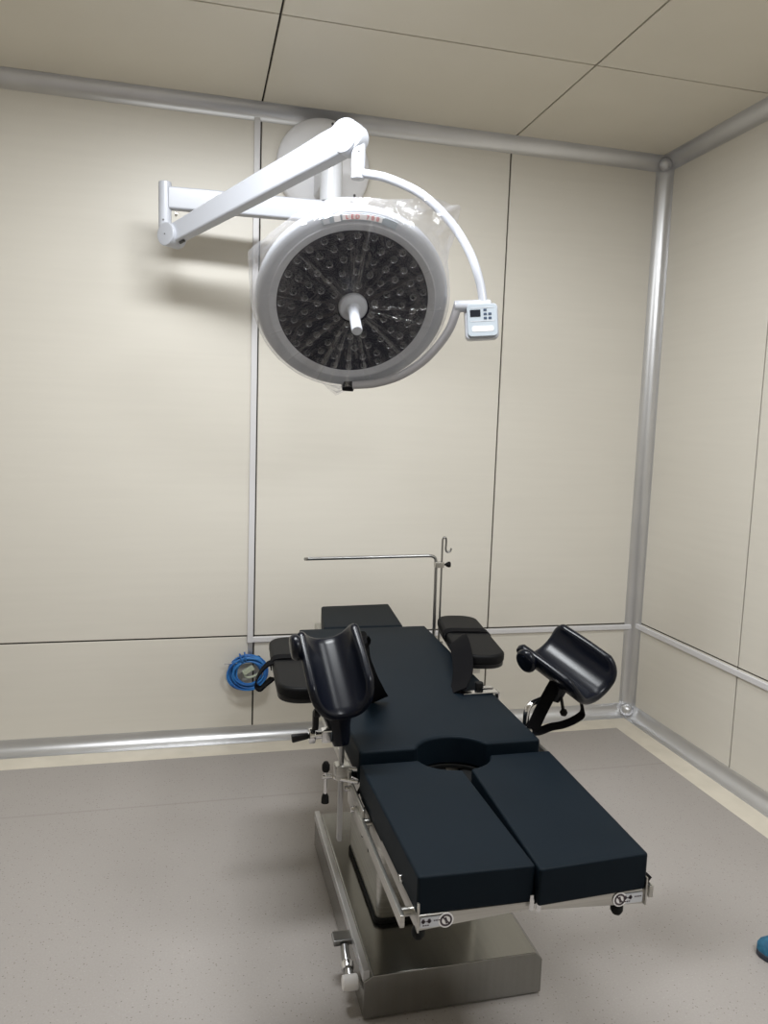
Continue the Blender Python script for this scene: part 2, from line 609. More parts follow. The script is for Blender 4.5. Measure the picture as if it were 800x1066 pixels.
yf = -1.838
th = math.degrees(math.asin((yf - CY) / CRY))
out = [(PX0, -.652), (PX0, yf)] + arc(CX, CY, CR, 180 - th, th, 22) + [(-1.448, yf), (PX1, -.652)]
mb = MB(); mb.prism([(px + (.006 if px < -1.9 else -.006 if px > -1.5 else 0), py) for px, py in out], .628, .640, .002, 1); mb.build('pad_board', M['rubber'], body_frame)
mb = MB(); mb.prism(out, .64, .72, .008, 3)
mb.build('body_pad', M['pad'], table)
# ---- head pad
mb = MB(); mb.prism([(-1.850, -.645), (-1.512, -.645), (-1.476, -.255), (-1.800, -.275)], .645, .722, .009, 3)
mb.build('head_pad', M['pad'], table)
mb = MB(); mb.box((-1.83, -.64, .615), (-1.53, -.28, .646), .004); mb.box((-1.868, -.69, .60), (-1.852, -.60, .70), .003)
mb.build('head_frame', M['steel'], table)


# ---- leg sections
def leg_section(pts, outer, inner_x, sgn):
    mb = MB(); mb.prism(pts, .621, .700, .010, 3)
    pad = mb.build('leg_pad', M['pad'], table)
    xs_ = [p[0] for p in pts]
    return pad


xm = -1.706
aL = arc(CX, CY, CR, 187, 268, 12)
legL = [(-1.957, -1.8675)] + aL + [(-1.7065, -2.366), (-1.948, -2.362)]
aR = arc(CX, CY, CR, 282, 353, 12)
legR = aR + [(-1.435, -1.8675), (-1.457, -2.368), (-1.7055, -2.382)]
mb = MB(); mb.prism(legL[::-1], .621, .700, .006, 3); mb.build('leg_pad', M['pad'], table)
mb = MB(); mb.prism(legR[::-1], .621, .700, .006, 3); mb.build('leg_pad', M['pad'], table)


def leg_frame(xo, xi, y1, y0, side):
    """tray under a leg pad: tapering front plate, side plate, floor"""
    mb = MB()
    lo, hi = min(xo, xi), max(xo, xi)
    # front plate with deeper outer end
    zt, zo, zi = .6205, .588, .604
    if side < 0:
        pl = [(lo, zo), (hi, zi), (hi, zt), (lo, zt)]
    else:
        pl = [(lo, zi), (hi, zo), (hi, zt), (lo, zt)]
    mb.prism(pl, -y0 - .010, -y0 - .006, .0008, 1, mtx)
    # outer side plate
    sx = xo
    mb.box((sx - .002, y0, .588), (sx + .002, y1 - .02, .648), .001)
    fr = mb.build('leg_frame', M['steel'], table)
    mb = MB(); mb.prism([(px + (.006 if px < -1.9 else -.006 if px > -1.5 else 0), py + (.030 if py < -2.3 else 0)) for px, py in (legL if side < 0 else legR)][::-1], .606, .6205, .002, 1)
    mb.build('pad_board', M['rubber'], fr)
    # upturned tab at the inner front corner
    mb = MB(); mb.box((xi - .005, y0 - .004, .606), (xi + .005, y0 - .001, .640), .0015); mb.build('corner_tab', M['chrome'], fr)
    # side rail standing off the frame
    rx = xo + side * .026
    mb = MB(); mb.box((rx - .005, y0 + .02, .588), (rx + .005, y1 - .03, .614), .002)
    for yy in (y0 + .05, y1 - .09):
        mb.cyl((xo, yy, .601), (rx, yy, .601), .009, 14)
    mb.build('side_rail', M['steel'], table)
    for yy in (y0 + .11, y1 - .09):
        mb = MB(); mb.cyl((xo, yy, .634), (xo + side * .010, yy, .634), .0085, 16, .002); mb.build('bolt', M['chrome'], fr)
    mb = MB(); mb.box((xo + side * .001 - .002, y0 + .155, .622), (xo + side * .001 + .002, y0 + .185, .636), .001); mb.build('slot', M['rubber'], fr)
    # knob below the front plate
    kx = xo - side * (.006 if side < 0 else .055)
    mb = MB(); mb.lathe([(0, -.026), (.009, -.025), (.013, -.018), (.013, -.008), (.008, 0), (0, 0)], Matrix.Translation((kx, y0 + .018, .592)), 18)
    mb.build('lock_knob', M['rubber'], fr)
    return fr


def warning_marks(fr, cx, xl, y, tilt):
    """round no-standing mark plus a printed strip with hand symbols"""
    m = frame((cx, y + .0075, .6055), (1, 0, tilt), (0, -1, 0))
    mb = MB(); mb.lathe([(0, 0), (.0155, 0), (.0155, .0009), (0, .0009)], m, 28)
    disc = mb.build('warning_disc', M['label'], fr)
    mb = MB()
    mb.lathe([(.0088, .0008), (.0124, .0008), (.0124, .0015), (.0088, .0015), (.0088, .0008)], m, 28)
    mb.box((-.011, -.0014, .0008), (.011, .0014, .0015), mtx=m @ Matrix.Rotation(-PI / 4, 4, 'Z'))
    mb.box((-.0025, -.007, .0008), (.0025, .006, .0014), mtx=m @ Matrix.Rotation(.35, 4, 'Z'))
    mb.build('warning_symbol', M['inkdark'], disc)
    m2 = frame((xl, y + .0075, .605), (1, 0, tilt), (0, -1, 0))
    mb = MB(); mb.prism(rrect(.046, .021, .003), 0, .0007, mtx=m2)
    strip = mb.build('symbol_strip', M['ring'], fr)
    mb = MB()
    for dx in (-.017, -.005):
        mb.prism(rrect(.0055, .009, .0018), .0006, .0012, mtx=m2 @ Matrix.Translation((dx, .003, 0)))
        mb.box((dx - .004, .001, .0006), (dx + .004, .004, .0012), mtx=m2)
    mb.box((-.012, .002, .0006), (-.009, .0035, .0012), mtx=m2)
    for k in range(5):
        mb.box((.004 + k * .0034, .0015, .0006), (.0062 + k * .0034, .004, .0011), mtx=m2)
    for k in range(3):
        mb.box((-.018 + k * .0045, -.0065, .0006), (-.0145 + k * .0045, -.0045, .0011), mtx=m2)
    mb.build('printed_symbols', M['inkdark'], strip)


fl = leg_frame(-1.945, -1.712, -1.88, -2.366, -1)
fr_ = leg_frame(-1.458, -1.700, -1.88, -2.372, 1)
warning_marks(fl, -1.888, -1.917, -2.369, .0)
warning_marks(fr_, -1.516, -1.487, -2.375, .0)
# lever sticking out behind the right front corner
mb = MB(); mb.tube(smooth_path([(-1.455, -2.33, .605), (-1.440, -2.33, .615), (-1.428, -2.33, .628)]), .010); mb.build('release_lever', M['rubber'], fr_)

# ---- body side rails with brackets
for sx, side in ((-1.948, -1), (-1.440, 1)):
    mb = MB()
    rx = sx + side * .028
    mb.box((rx - .005, -1.84, .642), (rx + .005, -.74, .670), .002)
    rail = mb.build('side_rail', M['steel'], table)
    for yy in (-1.80, -1.45, -1.10, -.80):
        mb = MB(); mb.cyl((sx - side * .006, yy, .63), (rx, yy, .65), .010, 14); mb.build('rail_spacer', M['chrome'], rail)
# hinge plates between body and legs
for hx in (-1.966, -1.432):
    mb = MB(); mb.box((hx - .004, -1.97, .565), (hx + .004, -1.79, .632), .003)
    hp = mb.build('hinge_plate', M['steel'], table)
    s = -1 if hx < -1.7 else 1
    for yy, zz in ((-1.82, .615), (-1.90, .60)):
        mb = MB(); mb.cyl((hx, yy, zz), (hx + s * .018, yy, zz), .008, 14, .002); mb.build('bolt', M['chrome'], hp)
for ha, hb in ((-1.925, -1.692), (-1.655, -1.47)):  # black bars added to keep the view through the cut-out dark
    mb = MB(); mb.box((ha, -1.91, .555), (hb, -1.764, .6275), .005); mb.build('hole_shade_bar', M['rubber'], table)
# thin cable hanging under the left side
mb = MB(); mb.tube(smooth_path([(-1.93, -1.78, .60), (-1.955, -1.80, .56), (-1.945, -1.83, .53), (-1.925, -1.80, .545), (-1.93, -1.76, .50), (-1.90, -1.68, .40)]), .004, 8)
mb.build('control_cable', M['rubber'], table)


# ================================================================== KNEE CRUTCHES
def trough(mb_out, c, across, opening, axis, R, L, rc_far, rc_near, half=math.radians(88), th=.012):
    a, o, x = V(across), V(opening), V(axis)
    S = R * half
    ns, nt_ = 34, 14

    def halflen(s, rc):
        d = abs(s) - (S - rc)
        return L / 2 if d <= 0 else L / 2 - rc + math.sqrt(max(rc * rc - d * d, 0))

    def pt(s, t, off):
        ang = s / R
        rr = R + off
        return c + a * (rr * math.sin(ang)) + o * (R - rr * math.cos(ang)) + x * t

    t = bmesh.new()

    def sheet(off, inset):
        g = []
        for i in range(ns + 1):
            u = -1 + 2 * i / ns
            u = math.copysign(1 - (1 - abs(u)) ** 1.25, u)
            s = u * (S - inset)
            h0, h1 = max(halflen(s, rc_far) - inset, .008), max(halflen(s, rc_near) - inset, .008)
            g.append([t.verts.new(pt(s, -h0 + (h0 + h1) * j / nt_, off)) for j in range(nt_ + 1)])
        for A, B in zip(g, g[1:]):
            for j in range(nt_):
                t.faces.new((A[j], A[j + 1], B[j + 1], B[j]))
        ring = [g[0][j] for j in range(nt_ + 1)] + [g[i][nt_] for i in range(1, ns + 1)] + [g[ns][j] for j in range(nt_ - 1, -1, -1)] + [g[i][0] for i in range(ns - 1, 0, -1)]
        return ring

    inner = sheet(-th, .006)
    outer = sheet(th, .006)
    # rolled rim
    n = len(inner); mids = []
    cen = pt(0, 0, 0)
    prev = inner
    for k in range(1, 4):
        al = PI * k / 4
        ring = []
        for p, q in zip(inner, outer):
            m = (p.co + q.co) / 2
            h = (q.co - p.co) / 2
            d = (m - cen); d = d - h * (d.dot(h) / max(h.length_squared, 1e-9))
            ring.append(t.verts.new(m - h * math.cos(al) + d.normalized() * (.011 * math.sin(al))))
        for i in range(n):
            t.faces.new((prev[i], prev[(i + 1) % n], ring[(i + 1) % n], ring[i]))
        prev = ring
    for i in range(n):
        t.faces.new((prev[i], prev[(i + 1) % n], outer[(i + 1) % n], outer[i]))
    bmesh.ops.remove_doubles(t, verts=t.verts, dist=1e-5)
    bmesh.ops.recalc_face_normals(t, faces=t.faces)
    mb_out._add(t)


def flap(mb_out, c, across, opening, axis, R, t, h, r):
    """padded tab folded outward at the far end of a trough wing"""
    a, o, x = V(across), V(opening), V(axis)
    prof = [(0, -.014)] + [(r - .013 + .013 * math.sin(PI * i / 8), -.014 * math.cos(PI * i / 8)) for i in range(9)] + [(0, .014)]
    mb_out.lathe(prof, frame(c - a * (R + .019) + o * h + x * t, x, a), 36)


def ribbon(path, width_dirs, w, th=.003):
    """flat webbing along a path; width_dirs one vector or one per point"""
    hw, ht = w / 2, th / 2
    sec = [(-ht, -hw), (ht, -hw), (ht, hw), (-ht, hw)]
    return MB().sweep(path, sec, up=width_dirs)


GK = 'knee crutches of the operating table'
# --- left
c = V((-2.012, -1.795, .906))
kl = thing('knee_crutch', (-1.992, -1.81, .48),
           'black knee crutch above the black clamp levers, left of the table', 'knee crutch', GK)
mb = MB()
trough(mb, c, V((.9945, .03, .115)).normalized(), V((-.10, -.6047, .7898)).normalized(), V((.085, -.795, -.6063)).normalized(), .072, .236, .036, .085)
flap(mb, c, V((.9945, .03, .115)).normalized(), V((-.10, -.6047, .7898)).normalized(), V((.085, -.795, -.6063)).normalized(), .072, -.062, .068, .034)
mb.build('trough', M['gel'], kl, smooth=70)
# ball neck joining trough and post
mb = MB()
mb.lathe([(0, -.02), (.020, -.018), (.026, 0), (.030, .03), (.043, .075), (.044, .105), (0, .115)],
         frame((-1.995, -1.80, .745), (1, 0, 0), (-.12, .22, 1)), 24)
mb.build('neck', M['gel'], kl)
mb = MB(); mb.box((-1.999, -1.820, .47), (-1.987, -1.800, .775), .003); mb.build('post', M['rodsteel'], kl)
mb = MB(); mb.box((-2.010, -1.830, .640), (-1.968, -1.790, .680), .005); clamp = mb.build('rail_clamp', M['steel'], kl)
mb = MB(); mb.cyl((-2.01, -1.81, .672), (-1.955, -1.835, .672), .005, 12); mb.cyl((-2.012, -1.815, .645), (-1.955, -1.85, .645), .0055, 12); mb.build('clamp_pin', M['chrome'], clamp)
# T bar of the rail clamp
mb = MB(); mb.cyl((-2.014, -1.80, .642), (-2.040, -1.80, .642), .006, 12, .002); mb.cyl((-2.031, -1.80, .672), (-2.031, -1.80, .575), .0042, 12)
tb = mb.build('tightening_bar', M['chrome'], kl)
mb = MB(); mb.lathe([(0, 0), (.0075, 0), (.0105, .006), (.0105, .018), (.006, .026), (0, .026)], Matrix.Translation((-2.031, -1.80, .656)), 16); mb.build('bar_tip', M['rubber'], tb)
mb = MB(); mb.lathe([(0, 0), (.0105, 0), (.0095, .016), (.006, .024), (0, .024)], Matrix.Translation((-2.031, -1.80, .572)), 16); mb.build('bar_tip', M['rubber'], tb)
# upper joint and its two levers
mb = MB(); mb.box((-2.046, -1.815, .738), (-2.018, -1.785, .772), .005); mb.cyl((-2.02, -1.80, .755), (-1.99, -1.80, .755), .010, 16)
jt = mb.build('joint_block', M['chrome'], kl)
mb = MB(); mb.cyl((-2.046, -1.80, .756), (-2.066, -1.80, .756), .010, 16); mb.cyl((-2.062, -1.80, .756), (-2.078, -1.80, .756), .020, 20, .003)
mb.build('lever_hub', M['chrome'], jt)
lv = MB(); lv.cyl((-2.078, -1.80, .756), (-2.122, -1.80, .751), .0078, 16, .003, r1=.011); lv.build('lever_grip', M['blackplastic'], kl)
lv = MB(); lv.box((-2.069, -1.808, .770), (-2.053, -1.790, .822), .005); lv.cyl((-2.066, -1.80, .815), (-2.050, -1.80, .815), .0115, 16, .002)
l2 = lv.build('lever_grip', M['blackplastic'], kl)
mb = MB(); mb.cyl((-2.050, -1.80, .815), (-2.022, -1.80, .815), .0075, 14, .002); mb.build('lever_pin', M['chrome'], l2)
# loose strap of the left crutch curving over the pad
sp = smooth_path([(-1.940, -1.775, .975), (-1.925, -1.72, .980), (-1.905, -1.665, .962), (-1.899, -1.655, .93), (-1.896, -1.645, .89), (-1.882, -1.62, .845), (-1.860, -1.58, .79), (-1.838, -1.53, .745), (-1.826, -1.50, .7255)], 6)
wd = [V((.05 + .9 * t, .99 - .4 * t, -.1)).normalized() for t in [q / (len(sp) - 1) for q in range(len(sp))]]
mb = MB().sweep(sp, [(-.002, -.035), (.002, -.035), (.002, .035), (-.002, .035)], up=wd, scale=[.55 + .5 * q / (len(sp) - 1) for q in range(len(sp))])
mb.build('strap', M['strap'], kl, smooth=60)

# --- right
kr = thing('knee_crutch', (-1.412, -1.665, .62),
           'black knee crutch tilted outward on a bent chrome post right of the table', 'knee crutch', GK)
c2 = V((-1.2832, -1.6421, .826))
mb = MB()
trough(mb, c2, V((.9094, .3413, .2376)).normalized(), V((-.0988, -.3775, .9207)).normalized(), V((.4039, -.8608, -.3096)).normalized(), .088, .245, .042, .070)
flap(mb, c2, V((.9094, .3413, .2376)).normalized(), V((-.0988, -.3775, .9207)).normalized(), V((.4039, -.8608, -.3096)).normalized(), .088, -.064, .062, .036)
mb.build('trough', M['gel'], kr, smooth=70)
mb = MB()
mb.tube([V(p) for p in [(-1.412, -1.665, .60), (-1.412, -1.665, .70)]] + smooth_path([(-1.412, -1.665, .715), (-1.409, -1.664, .735), (-1.398, -1.660, .748), (-1.38, -1.655, .754), (-1.315, -1.645, .768)], 5)[0:], .0095, 14)
mb.build('post', M['chrome'], kr)
mb = MB(); mb.box((-1.424, -1.69, .632), (-1.400, -1.64, .684), .005); mb.build('rail_clamp', M['steel'], kr)
mb = MB()
mb.lathe([(0, 0), (.018, .004), (.024, .02), (.026, .04), (.036, .062), (0, .07)], frame((-1.318, -1.640, .745), (1, 0, 0), (.45, .1, .95)), 22)
mb.build('neck', M['gel'], kr)
mb = MB(); mb.cyl((-1.300, -1.66, .765), (-1.296, -1.67, .728), .005, 12)
k = mb.build('knob_stem', M['blackplastic'], kr)
mb = MB(); mb.lathe([(0, -.012), (.008, -.009), (.012, 0), (.008, .009), (0, .012)], Matrix.Translation((-1.295, -1.672, .722)), 16); mb.build('knob', M['rubber'], k)
# wide strap down the inner side, narrow loop below
sp = smooth_path([(-1.318, -1.655, .805), (-1.345, -1.665, .77), (-1.372, -1.672, .725), (-1.392, -1.676, .685), (-1.402, -1.678, .672)], 5)
mb = ribbon(sp, (.9, .15, -.15), .046, .004)
mb.build('strap', M['strap'], kr, smooth=60)
sp = smooth_path([(-1.402, -1.678, .672), (-1.37, -1.67, .668), (-1.33, -1.664, .676), (-1.29, -1.66, .679), (-1.25, -1.655, .689), (-1.222, -1.65, .704), (-1.224, -1.65, .73), (-1.238, -1.652, .77), (-1.25, -1.655, .80)], 5)
mb = ribbon(sp, (.1, .9, .5), .024, .006)
mb.build('strap_loop', M['strap'], kr, smooth=60)


# ================================================================== ARM BOARDS
GA = 'padded arm boards of the operating table'


def arm_board(far, near, width, ztop, th, label):
    far, near = V((*far, 0)), V((*near, 0))
    d = (near - far); L = d.length; d.normalize()
    m = frame(((far.x + near.x) / 2, (far.y + near.y) / 2, 0), d.cross(V((0, 0, 1))) * -1, (0, 0, 1))
    root = thing('arm_board', ((far.x + near.x) / 2, (far.y + near.y) / 2, ztop - th), label, 'arm board', GA)
    out_ = rrect(width, L, width * .42, 8)
    mb = MB(); mb.prism(out_, ztop - th + .013, ztop, .011, 3, m, .8); mb.build('arm_pad', M['padboard'], root)
    mb = MB(); mb.prism([(x * .97, y * .985) for x, y in out_], ztop - th, ztop - th + .015, .003, 2, m, .8); mb.build('support_plate', M['blackplastic'], root)
    return root, m, L


ar, mR, LR = arm_board((-1.300, -.69), (-1.384, -1.255), .168, .772, .05,
                       'black arm board at the right table edge beside the thin metal frame')
al, mL, LL = arm_board((-2.020, -.93), (-2.040, -1.49), .165, .772, .05,
                       'black arm board half behind a knee crutch, beside the blue cable')


def band_over(root, m, v, width, ztop, th, w=.045):
    """webbing across a board at local v"""
    hw = width / 2
    loc = [(-hw - .004, ztop - th * .7), (-hw - .004, ztop - .012), (-hw + .016, ztop + .003), (0, ztop + .004), (hw - .016, ztop + .003), (hw + .004, ztop - .012), (hw + .004, ztop - th * .7)]
    pts = [m @ V((x, v, z)) for x, z in loc]
    return ribbon(smooth_path(pts, 4), m.to_3x3() @ V((0, 1, 0)), w, .004)


mb = band_over(ar, mR, .03, .168, .772, .05, .05); mb.build('strap', M['strap'], ar, smooth=60)
mb = band_over(al, mL, .02, .165, .772, .05, .045); mb.build('strap', M['strap'], al, smooth=60)
# strap tail of the right board falling onto the body pad
sp = smooth_path([(-1.410, -1.03, .766), (-1.43, -1.10, .785), (-1.455, -1.20, .785), (-1.485, -1.31, .765), (-1.52, -1.40, .742), (-1.56, -1.465, .7245)], 6)
mb = ribbon(sp, (.85, .1, .55), .075, .004); mb.build('strap_tail', M['strap'], ar, smooth=60)
# mounting clamp of the right board lying over the pad edge
mb = MB(); mb.box((-1.545, -1.49, .7215), (-1.425, -1.462, .727), .0015); mb.box((-1.480, -1.452, .7215), (-1.43, -1.43, .729), .002)
mb.box((-1.429, -1.49, .672), (-1.423, -1.462, .727), .001)
cl = mb.build('clamp_bracket', M['chrome'], ar)
mb = MB(); mb.cyl((-1.475, -1.44, .722), (-1.475, -1.44, .745), .014, 16, .003); mb.build('clamp_knob', M['rubber'], cl)
mb = MB(); mb.cyl((-1.34, -1.05, .66), (-1.335, -1.03, .724), .016, 16); mb.box((-1.43, -1.07, .645), (-1.325, -1.04, .665), .003); mb.build('board_mount', M['steel'], ar)
mb = MB(); mb.cyl((-2.02, -1.25, .66), (-2.03, -1.23, .724), .016, 16); mb.box((-2.04, -1.27, .645), (-1.965, -1.24, .665), .003); mb.build('board_mount', M['steel'], al)
# strap loop hanging out at the left of the left board
sp = smooth_path([(-2.112, -1.215, .768), (-2.135, -1.22, .758), (-2.160, -1.225, .728), (-2.168, -1.235, .700), (-2.155, -1.24, .688), (-2.135, -1.235, .702), (-2.112, -1.22, .716)], 5)
mb = ribbon(sp, (.15, .95, .2), .032, .005); mb.build('strap_loop', M['strap'], al, smooth=60)

# ================================================================== SCREEN FRAME AT THE HEAD END
sf = thing('screen_frame', (-1.402, -.735, .642), 'thin chrome L-shaped screen frame with a hooked rod at the head end of the table', 'screen frame')
mb = MB()
pts = [V((-1.405, -.74, .65)), V((-1.405, -.73, .98))] + smooth_path([(-1.405, -.728, 1.005), (-1.409, -.726, 1.022), (-1.424, -.725, 1.030), (-1.445, -.725, 1.031)], 4) + [V((-1.93, -.72, 1.022)), V((-1.945, -.735, 1.024))]
mb.tube(pts, .0065, 12); mb.build('crossbar', M['rodsteel'], sf)
mb = MB()
pts = [V((-1.386, -.75, .65)), V((-1.386, -.745, 1.085))] + smooth_path([(-1.386, -.745, 1.10), (-1.380, -.745, 1.110), (-1.372, -.745, 1.106), (-1.370, -.745, 1.09), (-1.371, -.745, 1.062), (-1.364, -.745, 1.050), (-1.352, -.745, 1.053), (-1.347, -.745, 1.065)], 4)
mb.tube(pts, .0042, 10); mb.build('hook_rod', M['rodsteel'], sf)
mb = MB(); mb.box((-1.414, -.752, .985), (-1.376, -.724, 1.008), .003); ck = mb.build('clamp', M['steel'], sf)
mb = MB(); mb.cyl((-1.376, -.74, .997), (-1.362, -.74, .997), .004, 10); mb.lathe([(0, 0), (.007, 0), (.012, .010), (.012, .018), (0, .020)], frame((-1.366, -.74, .997), (0, 0, 1), (1, 0, 0)), 8)
mb.build('clamp_knob', M['rubber'], ck)
mb = MB(); mb.box((-1.422, -.775, .636), (-1.374, -.72, .682), .004); mb.build('rail_clamp', M['steel'], sf)

# ================================================================== SURGICAL LAMP
lamp = thing('surgical_lamp', (-1.79, -.01, 2.52), 'white wall mounted surgical lamp with folding arm and big round head', 'surgical lamp')
# wall plate: shallow dome on the wall
mb = MB(); mw = frame((-1.800, 0, 2.722), (1, 0, 0), (0, -1, 0))
mb.lathe([(0, .0), (.212, .0), (.216, .01), (.216, .035), (.208, .052), (.17, .075), (.10, .092), (0, .097)], mw, 64)
wp = mb.build('wall_plate', M['platewhite'], lamp)
for a in (80, 200, 320):
    p = mw @ V((.185 * math.cos(math.radians(a)), .185 * math.sin(math.radians(a)), .064))
    mb = MB(); mb.cyl(p + V((0, .01, 0)), p - V((0, .008, 0)), .006, 10); mb.build('screw', M['darksteel'], wp)
# neck from plate to the vertical pivot
mb = MB()
mb.box((-1.850, -.30, 2.57), (-1.775, -.07, 2.70), .012)
mb.build('wall_neck', M['whitegrey'], lamp)
mb = MB(); mb.cyl((-1.813, -.34, 2.484), (-1.813, -.34, 2.73), .047, 32, .006); mb.build('pivot_tube', M['whitegrey'], lamp)
mb = MB(); mb.cyl((-1.813, -.34, 2.476), (-1.813, -.34, 2.4845), .0455, 32); mb.build('pivot_ring', M['darksteel'], lamp)
mb = MB(); mb.cyl((-1.813, -.34, 2.385), (-1.813, -.34, 2.477), .047, 32, .006); mb.build('pivot_collar', M['white'], lamp)
# horizontal arm
A = V((-1.805, -.34, 2.444)); B = V((-2.488, -.290, 2.449))
sec = rrect(.048, .088, .008, 3)
mb = MB(); mb.sweep([A, A.lerp(B, .5), B + (A - B).normalized() * .015], sec, up=(0, 0, 1)); mb.build('horizontal_arm', M['white'], lamp)
# joint post at the outer end
mb = MB(); mb.cyl((-2.491, -.288, 2.330), (-2.491, -.288, 2.513), .0262, 28, .005); jp = mb.build('joint_post', M['white'], lamp)
mb = MB(); mb.cyl((-2.497, -.312, 2.357), (-2.497, -.316, 2.357), .004, 10); mb.build('screw', M['darksteel'], jp)
mb = MB(); mb.cyl((-2.447, -.29, 2.385), (-2.447, -.315, 2.385), .006, 12, .002); mb.build('screw', M['chrome'], jp)
# spring arm
K = V((-2.462, -.305, 2.298)); E = V((-1.853, -.915, 2.545))
d = (E - K).normalized(); hd = V((d.x, d.y, 0)).normalized(); side = V((0, 0, 1)).cross(hd)      # side: horizontal, across the arm
upv = d.cross(side) * -1
if upv.z < 0:
    upv = -upv
# knuckle: fork cheeks around the arm end
mb = MB()
mb.cyl(K - side * .040, K + side * .040, .047, 36, .006)
mb.box((-.024, -.018, -.005), (.024, .018, .06), .004, mtx=frame((K.x - .012, K.y + .01, K.z - .01), hd, (0, 0, 1)))
kn = mb.build('knuckle', M['white'], lamp)
for s in (-1, 1):
    mb = MB(); mb.cyl(K + side * (s * .0395), K + side * (s * .0415), .0025, 8); mb.build('screw', M['darksteel'], kn)
mb = MB()
L = (E - K).length
stations = [(0.02, .82), (.25, .90), (.55, 1.0), (.80, 1.06), (.90, 1.12), (1.0, 1.1)]
mb.sweep([K.lerp(E, t) for t, s in stations], rrect(.058, .094, .012, 3), up=upv, scale=[s for t, s in stations])
sa = mb.build('spring_arm', M['white'], lamp)
mb = MB(); mb.cyl(K + d * .035 - upv * .043, K + d * .06 - upv * .043, .006, 8); mb.build('arm_stop', M['darksteel'], sa)
# elbow hood over the drop tube
D = V((-1.820, -.944, 0))
mb = MB()
path = smooth_path([E - d * .06, E + V((-.0, .0, .006)), V((-1.829, -.937, 2.545)), V((-1.825, -.942, 2.505))], 6)
path = [E - d * .07, E - d * .02]
mb.cyl(E - side * .036 + V((0, 0, .0)), E + side * .036, .060, 36, .012)
mb.cyl(V((D.x - .012, D.y + .01, 2.540)) - side * .030, V((D.x - .012, D.y + .01, 2.540)) + side * .030, .046, 36, .014)
mb.cyl((D.x, D.y, 2.44), (D.x, D.y, 2.55), .0250, 28, .004)
mb.build('elbow_hood', M['white'], lamp)
mb = MB(); mb.cyl((D.x, D.y, 2.402), (D.x, D.y, 2.50), .0240, 28, .004); dt = mb.build('drop_tube', M['white'], lamp)
mb = MB(); mb.cyl((D.x - .004, D.y - .0245, 2.488), (D.x - .004, D.y - .0275, 2.488), .003, 8); mb.build('screw', M['darksteel'], dt)
# yoke
mb = MB()
yp = [(-1.812, -.955, 2.421), (-1.795, -.958, 2.419), (-1.717, -.979, 2.405), (-1.604, -1.014, 2.353), (-1.506, -1.049, 2.26), (-1.44, -1.078, 2.153), (-1.407, -1.097, 2.055), (-1.394, -1.107, 1.982)]
mb.tube(smooth_path(yp, 5), .0155, 16); mb.build('yoke_tube', M['white'], lamp)
mb = MB()
yp2 = [(-1.480, -1.088, 1.985), (-1.488, -1.080, 1.945), (-1.500, -1.058, 1.895), (-1.530, -1.022, 1.838), (-1.575, -.978, 1.782), (-1.645, -.93, 1.733), (-1.723, -.885, 1.706), (-1.800, -.858, 1.698)]
mb.tube(smooth_path(yp2, 5), .0150, 16); mb.build('lower_yoke', M['midgrey'], lamp)
# control box
tl = V((-1.456, -1.115, 1.974)); tr_ = V((-1.340, -1.143, 1.984)); bl = V((-1.471, -1.123, 1.868))
bc = (tr_ + bl) / 2
bxv = (tr_ - tl).normalized(); byv = (tl - bl); byv = byv.normalized()
mc = frame(bc, bxv, bxv.cross(byv))
mb = MB(); mb.prism(rrect(.104, .112, .014, 4), -.018, 0, .003, 2, mc, .8)
cb = mb.build('control_box', M['greyplastic'], lamp)
mb = MB(); mb.prism(rrect(.116, .124, .016, 4), -.052, -.016, .006, 2, mc, .8); mb.build('box_shell', M['white'], cb)
mb = MB(); mb.cyl((-1.494, -1.082, 1.972), (-1.37, -1.112, 1.980), .020, 24, .005); mb.build('box_hub', M['white'], lamp)
mb = MB(); mb.box((-.042, .012, 0), (-.006, .036, .0015), .0006, 1, mc); mb.build('display', M['screen'], cb)
for bx_, by_ in ((.010, .034), (.010, .020), (.026, .020), (.010, .006), (.026, .006)):
    mb = MB(); mb.box((bx_ - .0055, by_ - .004, 0), (bx_ + .0055, by_ + .004, .0018), .0008, 1, mc); mb.build('button', M['button'], cb)
mb = MB(); mb.box((-.042, -.0045, 0), (.042, -.0025, .001), 0, 1, mc); mb.box((-.038, .041, 0), (.038, .0425, .001), 0, 1, mc); mb.build('groove', M['ring'], cb)
mb = MB(); mb.prism(rrect(.074, .018, .006), 0, .001, mtx=mc @ Matrix.Translation((0, -.030, 0))); mb.build('grip_recess', M['label'], cb)

# ---- lamp head
HC = V((-1.841, -1.032, 1.956)); HN = V((-.058, -.805, -.59)).normalized()
mh = frame(HC, (1, 0, 0), HN)
RD = .2615
mb = MB()
RIM = [(.287, -.002), (.304, -.005), (.322, -.010), (.329, -.017)]
mb.lathe([(0, -.135), (.10, -.128), (.20, -.110), (.285, -.084), (.322, -.062), (.331, -.046), (.333, -.034), (.332, -.024)] + RIM[::-1], mh, 96)
hs = mb.build('head_shell', M['headsilver'], lamp)
mb = MB(); mb.lathe([(.2885, -.0025), (.286, -.001), (.283, -.001), (RD + .003, -.008), (RD - .002, -.012), (RD - .002, -.03), (.2885, -.03)], mh, 96)
mb.build('inner_ring', M['ring'], lamp)
mb = MB(); mb.lathe([(0, -.010), (RD, -.010), (RD, -.022), (0, -.022)], mh, 96); lp = mb.build('lens_plate', M['dark_glass'], lamp)
